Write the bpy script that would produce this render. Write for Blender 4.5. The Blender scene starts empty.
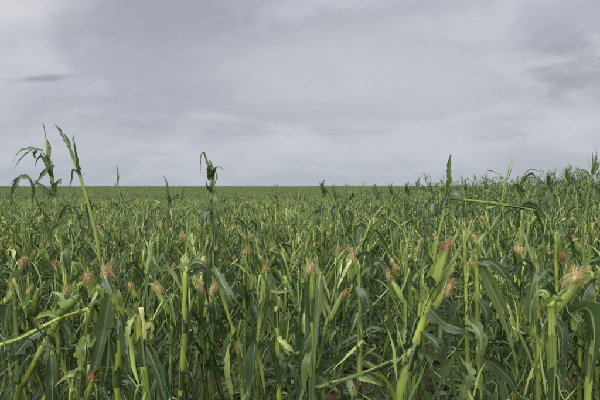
import bpy, math
import numpy as np
from mathutils import Matrix, Vector

R = math.radians
sc = bpy.context.scene
COL = sc.collection

# ------------------------------------------------------------------ camera
CAM = np.array((0.0, 0.0, 2.08))
FPX = 433.0                       # focal length in photo pixels (600 px wide)
PITCH = math.atan(13.0 / FPX)     # eye level lies 13 px above the middle
cam_d = bpy.data.cameras.new('camera')
cam_d.sensor_width = 36.0
cam_d.lens = FPX / 600.0 * 36.0
cam_d.clip_start = 0.05
cam_d.clip_end = 3000.0
cam = bpy.data.objects.new('camera', cam_d)
COL.objects.link(cam)
cam.location = CAM
cam.rotation_euler = (math.pi / 2 - PITCH, 0, 0)
sc.camera = cam

# ------------------------------------------------------------------ light
SUN_EL, SUN_AZ = R(56), R(-150)   # behind the camera, a little left
sc.view_settings.view_transform = 'Standard'
sc.view_settings.look = 'None'
sc.view_settings.gamma = 1.0
sc.view_settings.use_curve_mapping = False
EXPOSURE = 1.95
sc.view_settings.exposure = EXPOSURE
sc.cycles.use_denoising = True
sc.cycles.max_bounces = 6
sc.cycles.diffuse_bounces = 2
sc.cycles.glossy_bounces = 2
sc.cycles.transmission_bounces = 3
sc.cycles.use_adaptive_sampling = False


class NT:
    """small helper round a node tree"""
    def __init__(self, nt):
        self.nt = nt
        nt.nodes.clear()

    def n(self, kind, ins=None, **props):
        nd = self.nt.nodes.new(kind)
        for k, v in props.items():
            setattr(nd, k, v)
        for k, v in (ins or {}).items():
            self.put(nd.inputs[k], v)
        return nd

    def put(self, sock, v):
        if isinstance(v, bpy.types.NodeSocket):
            self.nt.links.new(v, sock)
        elif isinstance(v, bpy.types.Node):
            self.nt.links.new(v.outputs[0], sock)
        else:
            sock.default_value = v

    def math(self, op, a, b=None, c=None, clamp=False):
        ins = {0: a}
        if b is not None:
            ins[1] = b
        if c is not None:
            ins[2] = c
        nd = self.n('ShaderNodeMath', ins, operation=op)
        nd.use_clamp = clamp
        return nd.outputs[0]

    def mix(self, f, a, b, blend='MIX'):
        nd = self.n('ShaderNodeMix', data_type='RGBA', blend_type=blend)
        self.put(nd.inputs[0], f)
        self.put(nd.inputs[6], a)
        self.put(nd.inputs[7], b)
        return nd.outputs[2]

    def ramp(self, f, lo, hi, a=0.0, b=1.0, smooth=True):
        nd = self.n('ShaderNodeMapRange', {0: f, 1: lo, 2: hi, 3: a, 4: b})
        nd.interpolation_type = 'SMOOTHSTEP' if smooth else 'LINEAR'
        return nd.outputs[0]


def rgb(r, g, b):
    return (r, g, b, 1.0)


world = bpy.data.worlds.new('World')
sc.world = world
world.use_nodes = True
w = NT(world.node_tree)
sky = w.n('ShaderNodeTexSky', sky_type='NISHITA')
sky.sun_disc = False
sky.sun_elevation = SUN_EL
sky.sun_rotation = math.pi - SUN_AZ + math.pi
sky.dust_density = 4.0
blue = w.n('ShaderNodeVectorMath', {0: sky.outputs[0], 'Scale': 0.1}, operation='SCALE')
tc = w.n('ShaderNodeTexCoord')
sep = w.n('ShaderNodeSeparateXYZ', {0: tc.outputs['Generated']})
# a flat cloud deck: the view direction meets a level sheet
den = w.math('ADD', w.math('MAXIMUM', sep.outputs[2], 0.0), 0.24)
comb = w.n('ShaderNodeCombineXYZ', {0: w.math('DIVIDE', sep.outputs[0], den),
                                    1: w.math('DIVIDE', sep.outputs[1], den), 2: 0.0})
map1 = w.n('ShaderNodeMapping', {0: comb, 1: (3.1, 0.4, 0.0), 3: (0.42, 0.62, 1.0)})
n1 = w.n('ShaderNodeTexNoise', {'Vector': map1, 'Scale': 1.0, 'Detail': 7.0, 'Roughness': 0.5, 'Distortion': 0.35})
map2 = w.n('ShaderNodeMapping', {0: comb, 1: (7.7, 2.4, 0.0), 3: (1.3, 1.5, 1.0)})
n2 = w.n('ShaderNodeTexNoise', {'Vector': map2, 'Scale': 1.5, 'Detail': 10.0, 'Roughness': 0.62, 'Distortion': 0.45})
deck = w.math('ADD', w.math('MULTIPLY', n1.outputs[0], 0.55), w.math('MULTIPLY', n2.outputs[0], 0.45))
deck = w.ramp(deck, 0.36, 0.64)


def cloud_patch(px, py, rx, ry, ragged):
    """a darker or paler cloud at one place of the deck: soft ellipse with a ragged edge"""
    d = np.array(((px - 300) / FPX, 1.0, -(py - 187) / FPX))
    d /= np.linalg.norm(d)
    cx, cy = d[0] / (d[2] + 0.24), d[1] / (d[2] + 0.24)
    sx = w.math('DIVIDE', w.math('SUBTRACT', w.n('ShaderNodeSeparateXYZ', {0: comb}).outputs[0], cx), rx)
    sy = w.math('DIVIDE', w.math('SUBTRACT', w.n('ShaderNodeSeparateXYZ', {0: comb}).outputs[1], cy), ry)
    r2 = w.math('SQRT', w.math('ADD', w.math('MULTIPLY', sx, sx), w.math('MULTIPLY', sy, sy)))
    r2 = w.math('ADD', r2, w.math('MULTIPLY', w.math('SUBTRACT', n2.outputs[0], 0.5), ragged))
    return w.ramp(r2, 1.1, 0.25)


def lin(r, g, b):
    """a cloud's brightness, given as it shows on the picture"""
    k = 2.0 ** -EXPOSURE
    return rgb(*(((c / 255 + 0.055) / 1.055) ** 2.4 * k for c in (r, g, b)))


cl = w.mix(deck, lin(167, 169, 178), lin(200, 202, 209))
cl = w.mix(w.math('MULTIPLY', cloud_patch(14, 10, 0.30, 0.20, 2.8), 0.70), cl, lin(220, 219, 222))
cl = w.mix(w.math('MULTIPLY', cloud_patch(170, 18, 0.60, 0.22, 3.6), 0.75), cl, lin(162, 164, 172))
cl = w.mix(w.math('MULTIPLY', cloud_patch(46, 79, 0.20, 0.045, 2.2), 0.75), cl, lin(150, 153, 162))
cl = w.mix(w.math('MULTIPLY', cloud_patch(588, 66, 0.34, 0.28, 3.6), 0.92), cl, lin(160, 163, 171))
cl = w.mix(w.math('MULTIPLY', cloud_patch(560, 15, 0.40, 0.14, 3.0), 0.45), cl, lin(172, 173, 183))
cl = w.mix(w.math('MULTIPLY', cloud_patch(330, 80, 0.80, 0.45, 3.0), 0.50), cl, lin(204, 206, 211))
cl = w.mix(w.math('MULTIPLY', cloud_patch(375, 138, 0.42, 0.16, 3.4), 0.40), cl, lin(178, 183, 195))
cl = w.mix(w.math('MULTIPLY', cloud_patch(170, 142, 0.45, 0.14, 3.4), 0.35), cl, lin(180, 185, 197))
# the far, lower part of the deck is seen through more blue air
low = w.ramp(sep.outputs[2], 0.17, 0.0)
cl = w.mix(w.math('MULTIPLY', low, 0.60), cl, lin(186, 194, 204))
tot = w.mix(0.97, blue, cl)
bg = w.n('ShaderNodeBackground', {0: tot, 1: 1.0})
w.n('ShaderNodeOutputWorld', {0: bg})

sun_d = bpy.data.lights.new('sun', 'SUN')
sun_d.energy = 1.4
sun_d.angle = R(75)
sun_d.color = (1.0, 0.995, 0.98)
sun = bpy.data.objects.new('sun', sun_d)
COL.objects.link(sun)
sun.location = (-4, -8, 14)
sdir = Vector((math.sin(SUN_AZ) * math.cos(SUN_EL), math.cos(SUN_AZ) * math.cos(SUN_EL), math.sin(SUN_EL)))
sun.rotation_euler = sdir.to_track_quat('Z', 'Y').to_euler()


# ------------------------------------------------------------------ terrain
def ss(x, a, b):
    t = np.clip((x - a) / (b - a), 0, 1)
    return t * t * (3 - 2 * t)


def gz(x, y):
    """height of the ground"""
    x = np.asarray(x, float)
    y = np.asarray(y, float)
    z = -0.30 * ss(y, 3, 14) - 1.6 * ss(y, 14, 90) + 2.35 * ss(y, 90, 330)
    z = z - 9.0 * ss(y, 330, 900)
    z = z + 0.95 * ss(x, 0.0, 17) * ss(y, 3, 12) * (1 - 0.75 * ss(y, 60, 240))
    z = z + 0.05 * np.sin(x * 0.9 + 1.0) * np.sin(y * 0.7)
    return z


def ray(px, py, depth):
    """the point `depth` metres in front of the camera seen at a photo pixel"""
    cx, cz = (px - 300) / FPX, -(py - 200) / FPX
    c, s = math.cos(PITCH), math.sin(PITCH)
    d = np.array((cx, c + cz * s, -s + cz * c))
    return CAM + d * (depth / d[1])


# ------------------------------------------------------------------ materials
def new_mat(name):
    m = bpy.data.materials.new(name)
    m.use_nodes = True
    return m, NT(m.node_tree)


def variation(t):
    """0..1, different for each leaf or plant"""
    oi = t.n('ShaderNodeObjectInfo')
    at = t.n('ShaderNodeAttribute', attribute_name='tint')
    free = t.math('LESS_THAN', at.outputs['Fac'], 1.0)      # a tint of 1..2 is meant as it is
    return t.math('FRACT', t.math('ADD', t.math('MULTIPLY', oi.outputs['Random'], free), at.outputs['Fac']))


def leaf_material(name, dark, mid, pale, rib, rough, trans, age):
    m, t = new_mat(name)
    v = variation(t)
    uv = t.n('ShaderNodeUVMap', uv_map='UVMap')
    s = t.n('ShaderNodeSeparateXYZ', {0: uv})
    u, l = s.outputs[0], s.outputs[1]
    geo = t.n('ShaderNodeNewGeometry')
    tco = t.n('ShaderNodeTexCoord')
    offs = t.n('ShaderNodeVectorMath', {0: tco.outputs['Object'], 1: t.n('ShaderNodeCombineXYZ', {0: t.math('MULTIPLY', v, 37.0)})}, operation='ADD')
    nz = t.n('ShaderNodeTexNoise', {'Vector': offs, 'Scale': 9.0, 'Detail': 3.0, 'Roughness': 0.6})
    base = t.mix(t.ramp(v, 0.1, 0.7), dark, mid)
    base = t.mix(t.ramp(v, 0.74, 1.0), base, pale)
    base = t.mix(t.ramp(nz.outputs[0], 0.35, 0.75, 0.0, 0.55), base, t.mix(0.5, base, pale))
    # fine parallel veins
    vm = t.n('ShaderNodeMapping', {0: uv, 3: (60.0, 1.5, 1.0)})
    vn = t.n('ShaderNodeTexNoise', {'Vector': vm, 'Scale': 1.0, 'Detail': 2.0})
    base = t.mix(t.ramp(vn.outputs[0], 0.3, 0.7, 0.0, 0.22), base, pale)
    # pale midrib
    ribf = t.ramp(t.math('ABSOLUTE', t.math('SUBTRACT', u, 0.5)), 0.075, 0.03)
    ribf = t.math('MULTIPLY', ribf, t.ramp(l, 1.0, 0.55, 0.15, 1.0))
    base = t.mix(ribf, base, rib)
    # underside is paler and greyer
    base = t.mix(t.math('MULTIPLY', geo.outputs['Backfacing'], 0.45), base, t.mix(0.55, base, rgb(0.12, 0.165, 0.11)))
    if name == 'maize_husk':
        st = t.n('ShaderNodeTexNoise', {'Vector': t.n('ShaderNodeMapping', {0: uv, 3: (34.0, 0.8, 1.0)}), 'Scale': 1.0, 'Detail': 2.0})
        base = t.mix(t.ramp(st.outputs[0], 0.42, 0.62, 0.0, 0.75), base, t.mix(0.6, base, rgb(0.05, 0.10, 0.02)))
    # bruised, drying spots and tips
    sp = t.n('ShaderNodeTexNoise', {'Vector': offs, 'Scale': 28.0, 'Detail': 2.0})
    dry = t.math('MULTIPLY', t.ramp(sp.outputs[0], 0.63, 0.72), age)
    tip = t.math('MULTIPLY', t.ramp(t.math('ADD', l, t.math('MULTIPLY', nz.outputs[0], 0.25)), 1.02, 1.15), t.ramp(v, 0.35, 0.6))
    base = t.mix(t.math('MAXIMUM', dry, t.math('MULTIPLY', tip, 0.7)), base, rgb(0.24, 0.17, 0.075))
    bump = t.n('ShaderNodeBump', {'Height': t.math('ADD', vn.outputs[0], t.math('MULTIPLY', ribf, 0.8)), 'Strength': 0.25, 'Distance': 0.004})
    p = t.n('ShaderNodeBsdfPrincipled', {'Base Color': base, 'Roughness': rough, 'Normal': bump})
    p.inputs['Specular IOR Level'].default_value = 0.55
    tr = t.n('ShaderNodeBsdfTranslucent', {'Color': t.mix(0.4, base, rgb(0.10, 0.17, 0.02)), 'Normal': bump})
    mx = t.n('ShaderNodeMixShader', {0: trans, 1: p, 2: tr})
    t.n('ShaderNodeOutputMaterial', {0: mx})
    return m


M = {}
M['leaf'] = leaf_material('maize_leaf', rgb(0.010, 0.031, 0.011), rgb(0.030, 0.074, 0.020), rgb(0.120, 0.190, 0.036),
                          rgb(0.22, 0.28, 0.13), 0.40, 0.25, 0.6)
M['husk'] = leaf_material('maize_husk', rgb(0.13, 0.23, 0.026), rgb(0.26, 0.38, 0.048), rgb(0.46, 0.54, 0.13),
                          rgb(0.32, 0.36, 0.15), 0.5, 0.3, 0.35)
M['shred'] = leaf_material('torn_fibre', rgb(0.22, 0.34, 0.045), rgb(0.40, 0.50, 0.10), rgb(0.66, 0.68, 0.30),
                           rgb(0.46, 0.46, 0.24), 0.6, 0.3, 0.6)

m, t = new_mat('maize_stalk')
v = variation(t)
uv = t.n('ShaderNodeUVMap', uv_map='UVMap')
s = t.n('ShaderNodeSeparateXYZ', {0: uv})
nd_ = t.math('ABSOLUTE', t.math('SUBTRACT', t.math('FRACT', t.math('DIVIDE', s.outputs[1], 0.17)), 0.5))
ring = t.ramp(nd_, 0.455, 0.49)
tco = t.n('ShaderNodeTexCoord')
mp = t.n('ShaderNodeMapping', {0: tco.outputs['Object'], 3: (60.0, 60.0, 4.0)})
nz = t.n('ShaderNodeTexNoise', {'Vector': mp, 'Scale': 1.0, 'Detail': 4.0})
bl = t.n('ShaderNodeTexNoise', {'Vector': tco.outputs['Object'], 'Scale': 5.0, 'Detail': 3.0})
c = t.mix(t.ramp(v, 0.0, 1.0), rgb(0.060, 0.120, 0.016), rgb(0.29, 0.38, 0.048))
c = t.mix(t.ramp(nz.outputs[0], 0.35, 0.7, 0.0, 0.5), c, rgb(0.24, 0.26, 0.10))
c = t.mix(t.ramp(bl.outputs[0], 0.52, 0.70, 0.0, 0.6), c, rgb(0.055, 0.085, 0.025))
c = t.mix(t.math('MULTIPLY', ring, 0.7), c, rgb(0.27, 0.29, 0.12))
sp = t.n('ShaderNodeTexNoise', {'Vector': tco.outputs['Object'], 'Scale': 40.0, 'Detail': 2.0})
c = t.mix(t.ramp(sp.outputs[0], 0.64, 0.72, 0.0, 0.7), c, rgb(0.20, 0.12, 0.06))
bm = t.n('ShaderNodeBump', {'Height': nz.outputs[0], 'Strength': 0.3, 'Distance': 0.003})
p = t.n('ShaderNodeBsdfPrincipled', {'Base Color': c, 'Roughness': 0.45, 'Normal': bm})
t.n('ShaderNodeOutputMaterial', {0: p})
M['stalk'] = m

for nm, a, b in (('silk', rgb(0.40, 0.285, 0.115), rgb(0.66, 0.53, 0.26)), ('silk_rust', rgb(0.28, 0.145, 0.06), rgb(0.46, 0.29, 0.12)),
                 ('tassel', rgb(0.12, 0.14, 0.055), rgb(0.26, 0.23, 0.11))):
    m, t = new_mat('maize_' + nm)
    v = variation(t)
    tco = t.n('ShaderNodeTexCoord')
    nz = t.n('ShaderNodeTexNoise', {'Vector': tco.outputs['Object'], 'Scale': 90.0, 'Detail': 2.0})
    c = t.mix(t.math('ADD', t.math('MULTIPLY', v, 0.5), t.math('MULTIPLY', nz.outputs[0], 0.6), clamp=True), a, b)
    p = t.n('ShaderNodeBsdfPrincipled', {'Base Color': c, 'Roughness': 0.6})
    tr = t.n('ShaderNodeBsdfTranslucent', {'Color': c})
    t.n('ShaderNodeOutputMaterial', {0: t.n('ShaderNodeMixShader', {0: 0.25, 1: p, 2: tr})})
    M[nm] = m

m, t = new_mat('red_soil')
tco = t.n('ShaderNodeTexCoord')
n_a = t.n('ShaderNodeTexNoise', {'Vector': tco.outputs['Object'], 'Scale': 2.2, 'Detail': 6.0})
n_b = t.n('ShaderNodeTexNoise', {'Vector': tco.outputs['Object'], 'Scale': 26.0, 'Detail': 6.0, 'Roughness': 0.65})
n_c = t.n('ShaderNodeTexVoronoi', {'Vector': tco.outputs['Object'], 'Scale': 34.0})
c = t.mix(t.ramp(n_a.outputs[0], 0.35, 0.65), rgb(0.085, 0.042, 0.026), rgb(0.15, 0.078, 0.048))
c = t.mix(t.ramp(n_b.outputs[0], 0.4, 0.7, 0.0, 0.6), c, rgb(0.125, 0.078, 0.052))
hh = t.math('ADD', n_b.outputs[0], t.math('MULTIPLY', n_c.outputs[0], 0.7))
bm = t.n('ShaderNodeBump', {'Height': hh, 'Strength': 0.9, 'Distance': 0.03})
p = t.n('ShaderNodeBsdfPrincipled', {'Base Color': c, 'Roughness': 0.95, 'Normal': bm})
t.n('ShaderNodeOutputMaterial', {0: p})
M['soil'] = m
MATS = list(M)


# ------------------------------------------------------------------ geometry pieces (numpy)
class Geo:
    """verts, faces (tuples), uv per vertex, material index per face, tint per face"""
    def __init__(self):
        self.v, self.f, self.uv, self.m, self.t = [], [], [], [], []
        self.nv = 0

    def add(self, v, f, uv, mat, tint=0.0):
        v = np.asarray(v, float)
        self.v.append(v)
        self.uv.append(np.asarray(uv, float))
        o = self.nv
        self.f += [tuple(i + o for i in q) for q in f]
        mi = MATS.index(mat)
        self.m += [mi] * len(f)
        self.t += [tint] * len(f)
        self.nv += len(v)

    def merge(self, g, mat4=None, tint=None):
        if not g.v:
            return
        V = np.concatenate(g.v)
        if mat4 is not None:
            V = V @ mat4[:3, :3].T + mat4[:3, 3]
        self.v.append(V)
        self.uv.append(np.concatenate(g.uv))
        o = self.nv
        self.f += [tuple(i + o for i in q) for q in g.f]
        self.m += g.m
        self.t += g.t if tint is None else [(tint + x) % 1.0 for x in g.t]
        self.nv += len(V)

    def mesh(self, name):
        me = bpy.data.meshes.new(name)
        V = np.concatenate(self.v)
        U = np.concatenate(self.uv)
        cnt = np.array([len(q) for q in self.f], np.int32)
        idx = np.concatenate([np.array(q, np.int32) for q in self.f]) if self.f else np.zeros(0, np.int32)
        me.vertices.add(len(V))
        me.vertices.foreach_set('co', V.astype(np.float32).ravel())
        me.loops.add(len(idx))
        me.loops.foreach_set('vertex_index', idx)
        me.polygons.add(len(cnt))
        st = np.zeros(len(cnt), np.int32)
        st[1:] = np.cumsum(cnt)[:-1]
        me.polygons.foreach_set('loop_start', st)
        used = sorted(set(self.m))
        for k in used:
            me.materials.append(M[MATS[k]])
        re = {k: i for i, k in enumerate(used)}
        me.polygons.foreach_set('material_index', np.array([re[k] for k in self.m], np.int32))
        me.polygons.foreach_set('use_smooth', np.ones(len(cnt), bool))
        me.update(calc_edges=True)
        uvl = me.uv_layers.new(name='UVMap')
        uvl.data.foreach_set('uv', U[idx].astype(np.float32).ravel())
        if any(self.t):
            a = me.attributes.new('tint', 'FLOAT', 'FACE')
            a.data.foreach_set('value', np.array(self.t, np.float32))
        return me


def nrm(a):
    return a / (np.linalg.norm(a, axis=-1, keepdims=True) + 1e-9)


def resample(P, n):
    """smooth curve through P, n+1 points evenly spaced"""
    P = np.asarray(P, float)
    if len(P) > 2:
        Q = []
        E = np.vstack([2 * P[0] - P[1], P, 2 * P[-1] - P[-2]])
        for i in range(len(P) - 1):
            a, b, c_, d = E[i:i + 4]
            for q in np.linspace(0, 1, 9)[:-1]:
                Q.append(0.5 * (2 * b + (c_ - a) * q + (2 * a - 5 * b + 4 * c_ - d) * q * q + (3 * b - a - 3 * c_ + d) * q ** 3))
        Q.append(P[-1])
        P = np.array(Q)
    d = np.r_[0, np.cumsum(np.linalg.norm(np.diff(P, axis=0), axis=1))]
    s_ = np.linspace(0, d[-1], n + 1)
    return np.stack([np.interp(s_, d, P[:, k]) for k in range(3)], 1), d[-1]


def frames(P, side0):
    T = nrm(np.gradient(P, axis=0))
    S = np.zeros_like(P)
    s_ = np.asarray(side0, float)
    for i in range(len(P)):
        s_ = s_ - T[i] * (s_ @ T[i])
        if np.linalg.norm(s_) < 1e-3:
            s_ = np.cross(T[i], (0.3, 0.5, 0.8))
        s_ = s_ / np.linalg.norm(s_)
        S[i] = s_
    return T, S, np.cross(T, S)


def prof_leaf(s_):
    return np.clip(0.62 + 1.8 * s_, 0, 1) * np.clip((1 - s_) * 1.5, 0, 1) ** 0.9


def prof_strip(s_):
    return np.clip(0.7 + s_, 0, 1) * np.clip((1 - s_) * 3.0, 0, 1) ** 0.8


def ribbon(path, W, rng, mat='leaf', nseg=12, half=2, fold=0.35, wave=0.10, tears=(), twist=(0.0, 0.0),
           side=None, prof=prof_leaf, ragged=0.5, tint=0.0):
    """a leaf blade along a path; tears = (u, s0, spread) split it into strips from s0 to the tip"""
    g = Geo()
    P, L = resample(path, nseg)
    if side is None:
        A = P[-1] - P[0]
        side = np.cross(P[nseg // 3] - P[0], A)
        if np.linalg.norm(side) < 0.02 * L * L:
            side = np.cross(A, (0, 0, 1.0))
        if np.linalg.norm(side) < 1e-4:
            side = np.array((math.cos(rng.random() * 6.28), math.sin(rng.random() * 6.28), 0))
    T, S, N = frames(P, side)
    s_ = np.linspace(0, 1, nseg + 1)
    ang = np.interp(s_, (0, 1), twist)[:, None]
    S, N = S * np.cos(ang) + N * np.sin(ang), N * np.cos(ang) - S * np.sin(ang)
    hw = 0.5 * W * prof(s_)
    ph, fq = rng.random() * 6.28, rng.uniform(8, 15)
    ph2 = rng.random() * 6.28
    cuts = [-1.0] + sorted(tr[0] for tr in tears) + [1.0]
    info = {tr[0]: tr for tr in tears}
    for k in range(len(cuts) - 1):
        a, b = cuts[k], cuts[k + 1]
        us = [a, b]
        if a < -0.02 and b > 0.02:
            us.append(0.0)
        if half > 1:
            for q in (-0.5, 0.5):
                if a + 0.1 < q < b - 0.1:
                    us.append(q)
        us = sorted(us)
        s0 = min([info[q][1] for q in (a, b) if q in info] or [2.0])
        sp = max([info[q][2] for q in (a, b) if q in info] or [0.0])
        send = 1.0 if not tears or rng.random() < 0.35 else rng.uniform(max(s0 + 0.12, 1 - ragged), 1.0)
        ss_ = s_ * send
        PP = np.stack([np.interp(ss_, s_, P[:, j]) for j in range(3)], 1)
        SS = np.stack([np.interp(ss_, s_, S[:, j]) for j in range(3)], 1)
        NN = np.stack([np.interp(ss_, s_, N[:, j]) for j in range(3)], 1)
        hh_ = np.interp(ss_, s_, hw)
        if send < 1:
            hh_ = hh_ * np.clip((send - ss_) / send * nseg / 1.6, 0.12, 1)
        loose = np.clip(ss_ - s0, 0, 1)[:, None] * L
        mid = 0.5 * (a + b)
        dirv = SS * (np.sign(mid) * rng.uniform(0.05, 0.7) * sp) + NN * rng.uniform(-0.6, 0.6) * sp + np.array((0, 0, -1.0)) * rng.uniform(0, 0.7) * sp
        PP = PP + dirv * loose ** 1.25
        V, U = [], []
        notch = [1 - 0.62 * rng.random(nseg + 1) ** 2.6 if half else np.ones(nseg + 1) for _ in range(2)]
        for u in us:
            hw_ = hh_ * (notch[0] if u == us[0] else notch[1] if u == us[-1] else 1.0)
            zz = fold * abs(u) + wave * abs(u) * np.sin(ss_ * fq + (ph if u > 0 else ph2))
            V.append(PP + SS * (u * hw_)[:, None] + NN * (zz * hw_)[:, None])
            U.append(np.stack([np.full(nseg + 1, u * 0.5 + 0.5), ss_], 1))
        n = nseg + 1
        F = []
        for j in range(len(us) - 1):
            for i in range(nseg):
                F.append((j * n + i, (j + 1) * n + i, (j + 1) * n + i + 1, j * n + i + 1))
        g.add(np.concatenate(V), F, np.concatenate(U), mat, tint)
    return g


def tube(path, r0, r1, rng, nseg=14, sides=7, mat='stalk', nodes=True, jag=0.0, tint=0.0, v0=0.0):
    g = Geo()
    P, L = resample(path, nseg)
    T, S, N = frames(P, (1.0, 0.13, 0.0))
    s_ = np.linspace(0, 1, nseg + 1)
    rr = r0 + (r1 - r0) * s_
    if nodes:
        q = (v0 + s_ * L) / 0.17
        fr = q - np.floor(q)
        rr = rr * (1.0 + 0.20 * np.exp(-((fr - 0.12) / 0.16) ** 2) + 0.16 * np.exp(-fr / 0.3))
    a = np.arange(sides) / sides * 2 * math.pi
    V, U = [], []
    for i in range(nseg + 1):
        ring = P[i] + rr[i] * (np.cos(a)[:, None] * S[i] * 1.12 + np.sin(a)[:, None] * N[i] * 0.9)
        if i == nseg and jag:
            ring = ring + T[i] * rng.uniform(-jag, jag, (sides, 1))
        V.append(ring)
        U.append(np.stack([a / 6.2832, np.full(sides, v0 + s_[i] * L)], 1))
    F = []
    for i in range(nseg):
        for j in range(sides):
            k = (j + 1) % sides
            F.append((i * sides + j, i * sides + k, (i + 1) * sides + k, (i + 1) * sides + j))
    V.append(P[-1:] - T[-1:] * r1 * 0.4)
    U.append(np.array([[0.5, 0.5]]))
    top = (nseg + 1) * sides
    F += [(nseg * sides + j, nseg * sides + (j + 1) % sides, top) for j in range(sides)]
    g.add(np.concatenate(V), F, np.concatenate(U), mat, tint)
    return g


def sheaths(path, r0, r1, rng, step=0.17, keep=0.8):
    """leaf sheaths clasping the stalk between the nodes, open on one side, torn at the top"""
    g = Geo()
    P, L = resample(path, 60)
    T, S, N = frames(P, (1.0, 0.13, 0.0))
    d = 0.08
    k = 0
    while d < L - 0.08:
        ln = min(rng.uniform(0.10, 0.19), L - d - 0.01)
        if rng.random() < keep:
            a0 = rng.random() * 6.28
            span = rng.uniform(3.8, 5.6)
            n, c_ = 4, 7
            V, U, F = [], [], []
            for i in range(n + 1):
                q = d + ln * i / n
                f = q / L * 60
                j = min(59, int(f))
                p = P[j] + (P[j + 1] - P[j]) * (f - j)
                r = (r0 + (r1 - r0) * q / L) * (1.16 + 0.16 * (i / n) ** 2) + 0.0012
                aa = a0 + np.linspace(-0.5, 0.5, c_) * span * (1 - 0.25 * i / n)
                ring = p + r * (np.cos(aa)[:, None] * S[j] * 1.1 + np.sin(aa)[:, None] * N[j])
                if i == n:
                    ring = ring + T[j] * rng.uniform(-0.05, 0.025, (c_, 1)) + rng.normal(0, 0.003, (c_, 3))
                V.append(ring)
                U.append(np.stack([np.linspace(0.1, 0.9, c_), np.full(c_, i / n * 0.7)], 1))
            for i in range(n):
                for j in range(c_ - 1):
                    F.append((i * c_ + j, i * c_ + j + 1, (i + 1) * c_ + j + 1, (i + 1) * c_ + j))
            g.add(np.concatenate(V), F, np.concatenate(U), 'husk' if rng.random() < 0.55 else 'leaf', rng.random())
        d += step * rng.uniform(0.85, 1.15)
        k += 1
    return g


def ear_husk(L, r, rng, sides=9, nseg=8, tint=0.0):
    """wrapped ear along +z"""
    g = Geo()
    s_ = np.linspace(0, 1, nseg + 1)
    rr = r * np.interp(s_, (0, 0.1, 0.35, 0.6, 0.85, 1.0), (0.55, 0.8, 1.0, 0.96, 0.62, 0.30))
    a = np.arange(sides) / sides * 2 * math.pi
    bx, by = rng.uniform(-0.02, 0.02, 2)
    V, U = [], []
    for i in range(nseg + 1):
        ridg = 1 + 0.10 * np.sin(a * 3 + i * 0.25) + 0.06 * np.sin(a * 5 + 2 - i * 0.2)
        V.append(np.stack([np.cos(a) * rr[i] * ridg + bx * s_[i] ** 2, np.sin(a) * rr[i] * ridg + by * s_[i] ** 2, np.full(sides, s_[i] * L)], 1))
        U.append(np.stack([np.arange(sides) / sides, np.full(sides, s_[i] * 0.9)], 1))
    F = []
    for i in range(nseg):
        for j in range(sides):
            k = (j + 1) % sides
            F.append((i * sides + j, i * sides + k, (i + 1) * sides + k, (i + 1) * sides + j))
    V.append(np.array([[bx, by, L * 1.01]]))
    U.append(np.array([[0.2, 0.95]]))
    F += [(nseg * sides + j, nseg * sides + (j + 1) % sides, (nseg + 1) * sides) for j in range(sides)]
    g.add(np.concatenate(V), F, np.concatenate(U), 'husk', tint)
    return g


def silk_tuft(rng, n=60, L=0.085, mat='silk', wd=0.0028, spread=0.8, core=True, seg=3):
    """tuft of silk strands opening from the origin along +z, flopping over"""
    g = Geo()
    if core:
        a = np.arange(6) / 6 * 6.2832
        V, F = [], []
        for i, (h, q) in enumerate(((-0.015, 0.008), (0.008, 0.014), (0.028, 0.015), (0.042, 0.006))):
            V.append(np.stack([np.cos(a) * q * rng.uniform(0.7, 1.25, 6), np.sin(a) * q * rng.uniform(0.7, 1.25, 6), h * L / 0.085 + rng.uniform(-.005, .005, 6)], 1))
        for i in range(3):
            for j in range(6):
                F.append((i * 6 + j, i * 6 + (j + 1) % 6, (i + 1) * 6 + (j + 1) % 6, (i + 1) * 6 + j))
        F.append(tuple(range(18, 24)))
        V = np.concatenate(V)
        g.add(V, F, np.zeros((len(V), 2)), mat, 0.2)
    fav = rng.normal(0, 0.7, 3) * (1, 1, 0)
    for _ in range(n):
        az = rng.random() * 6.2832
        o = np.array((math.cos(az), math.sin(az), 0))
        l = L / 0.085 * rng.uniform(0.7, 1.2)
        if rng.random() < 0.62 * spread:        # folded back over the tip, limp
            rad = np.array((0.005, 0.016, 0.025, 0.027, 0.026)) * rng.uniform(0.7, 1.3)
            zz = np.array((0.0, 0.034, 0.028, 0.0, -0.034 * rng.uniform(0.2, 1.3)))
        else:                                   # still pointing forward
            rad = np.array((0.004, 0.010, 0.014, 0.017, 0.022)) * rng.uniform(0.5, 1.5)
            zz = np.array((0.0, 0.026, 0.048, 0.062, 0.066)) * rng.uniform(0.7, 1.15)
        kx = np.linspace(0, 4, seg + 1)
        rad, zz = np.interp(kx, range(5), rad) * l, np.interp(kx, range(5), zz) * l
        pts = o * rad[:, None] + np.array((0, 0, 1.0)) * zz[:, None] + rng.normal(0, 0.003, (seg + 1, 3)) + fav * (kx[:, None] / 4) ** 2 * 0.018
        sd = nrm(np.cross(o, (0, 0, 1.0)) + rng.normal(0, 0.4, 3)) * wd * 0.5
        tp = np.linspace(1, 0.45, seg + 1)[:, None]
        V = np.concatenate([pts + sd * tp, pts - sd * tp])
        k = seg + 1
        F = [(i, i + 1, k + i + 1, k + i) for i in range(seg)]
        g.add(V, F, np.zeros((2 * k, 2)), mat, rng.random() * 0.35)
    return g


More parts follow.
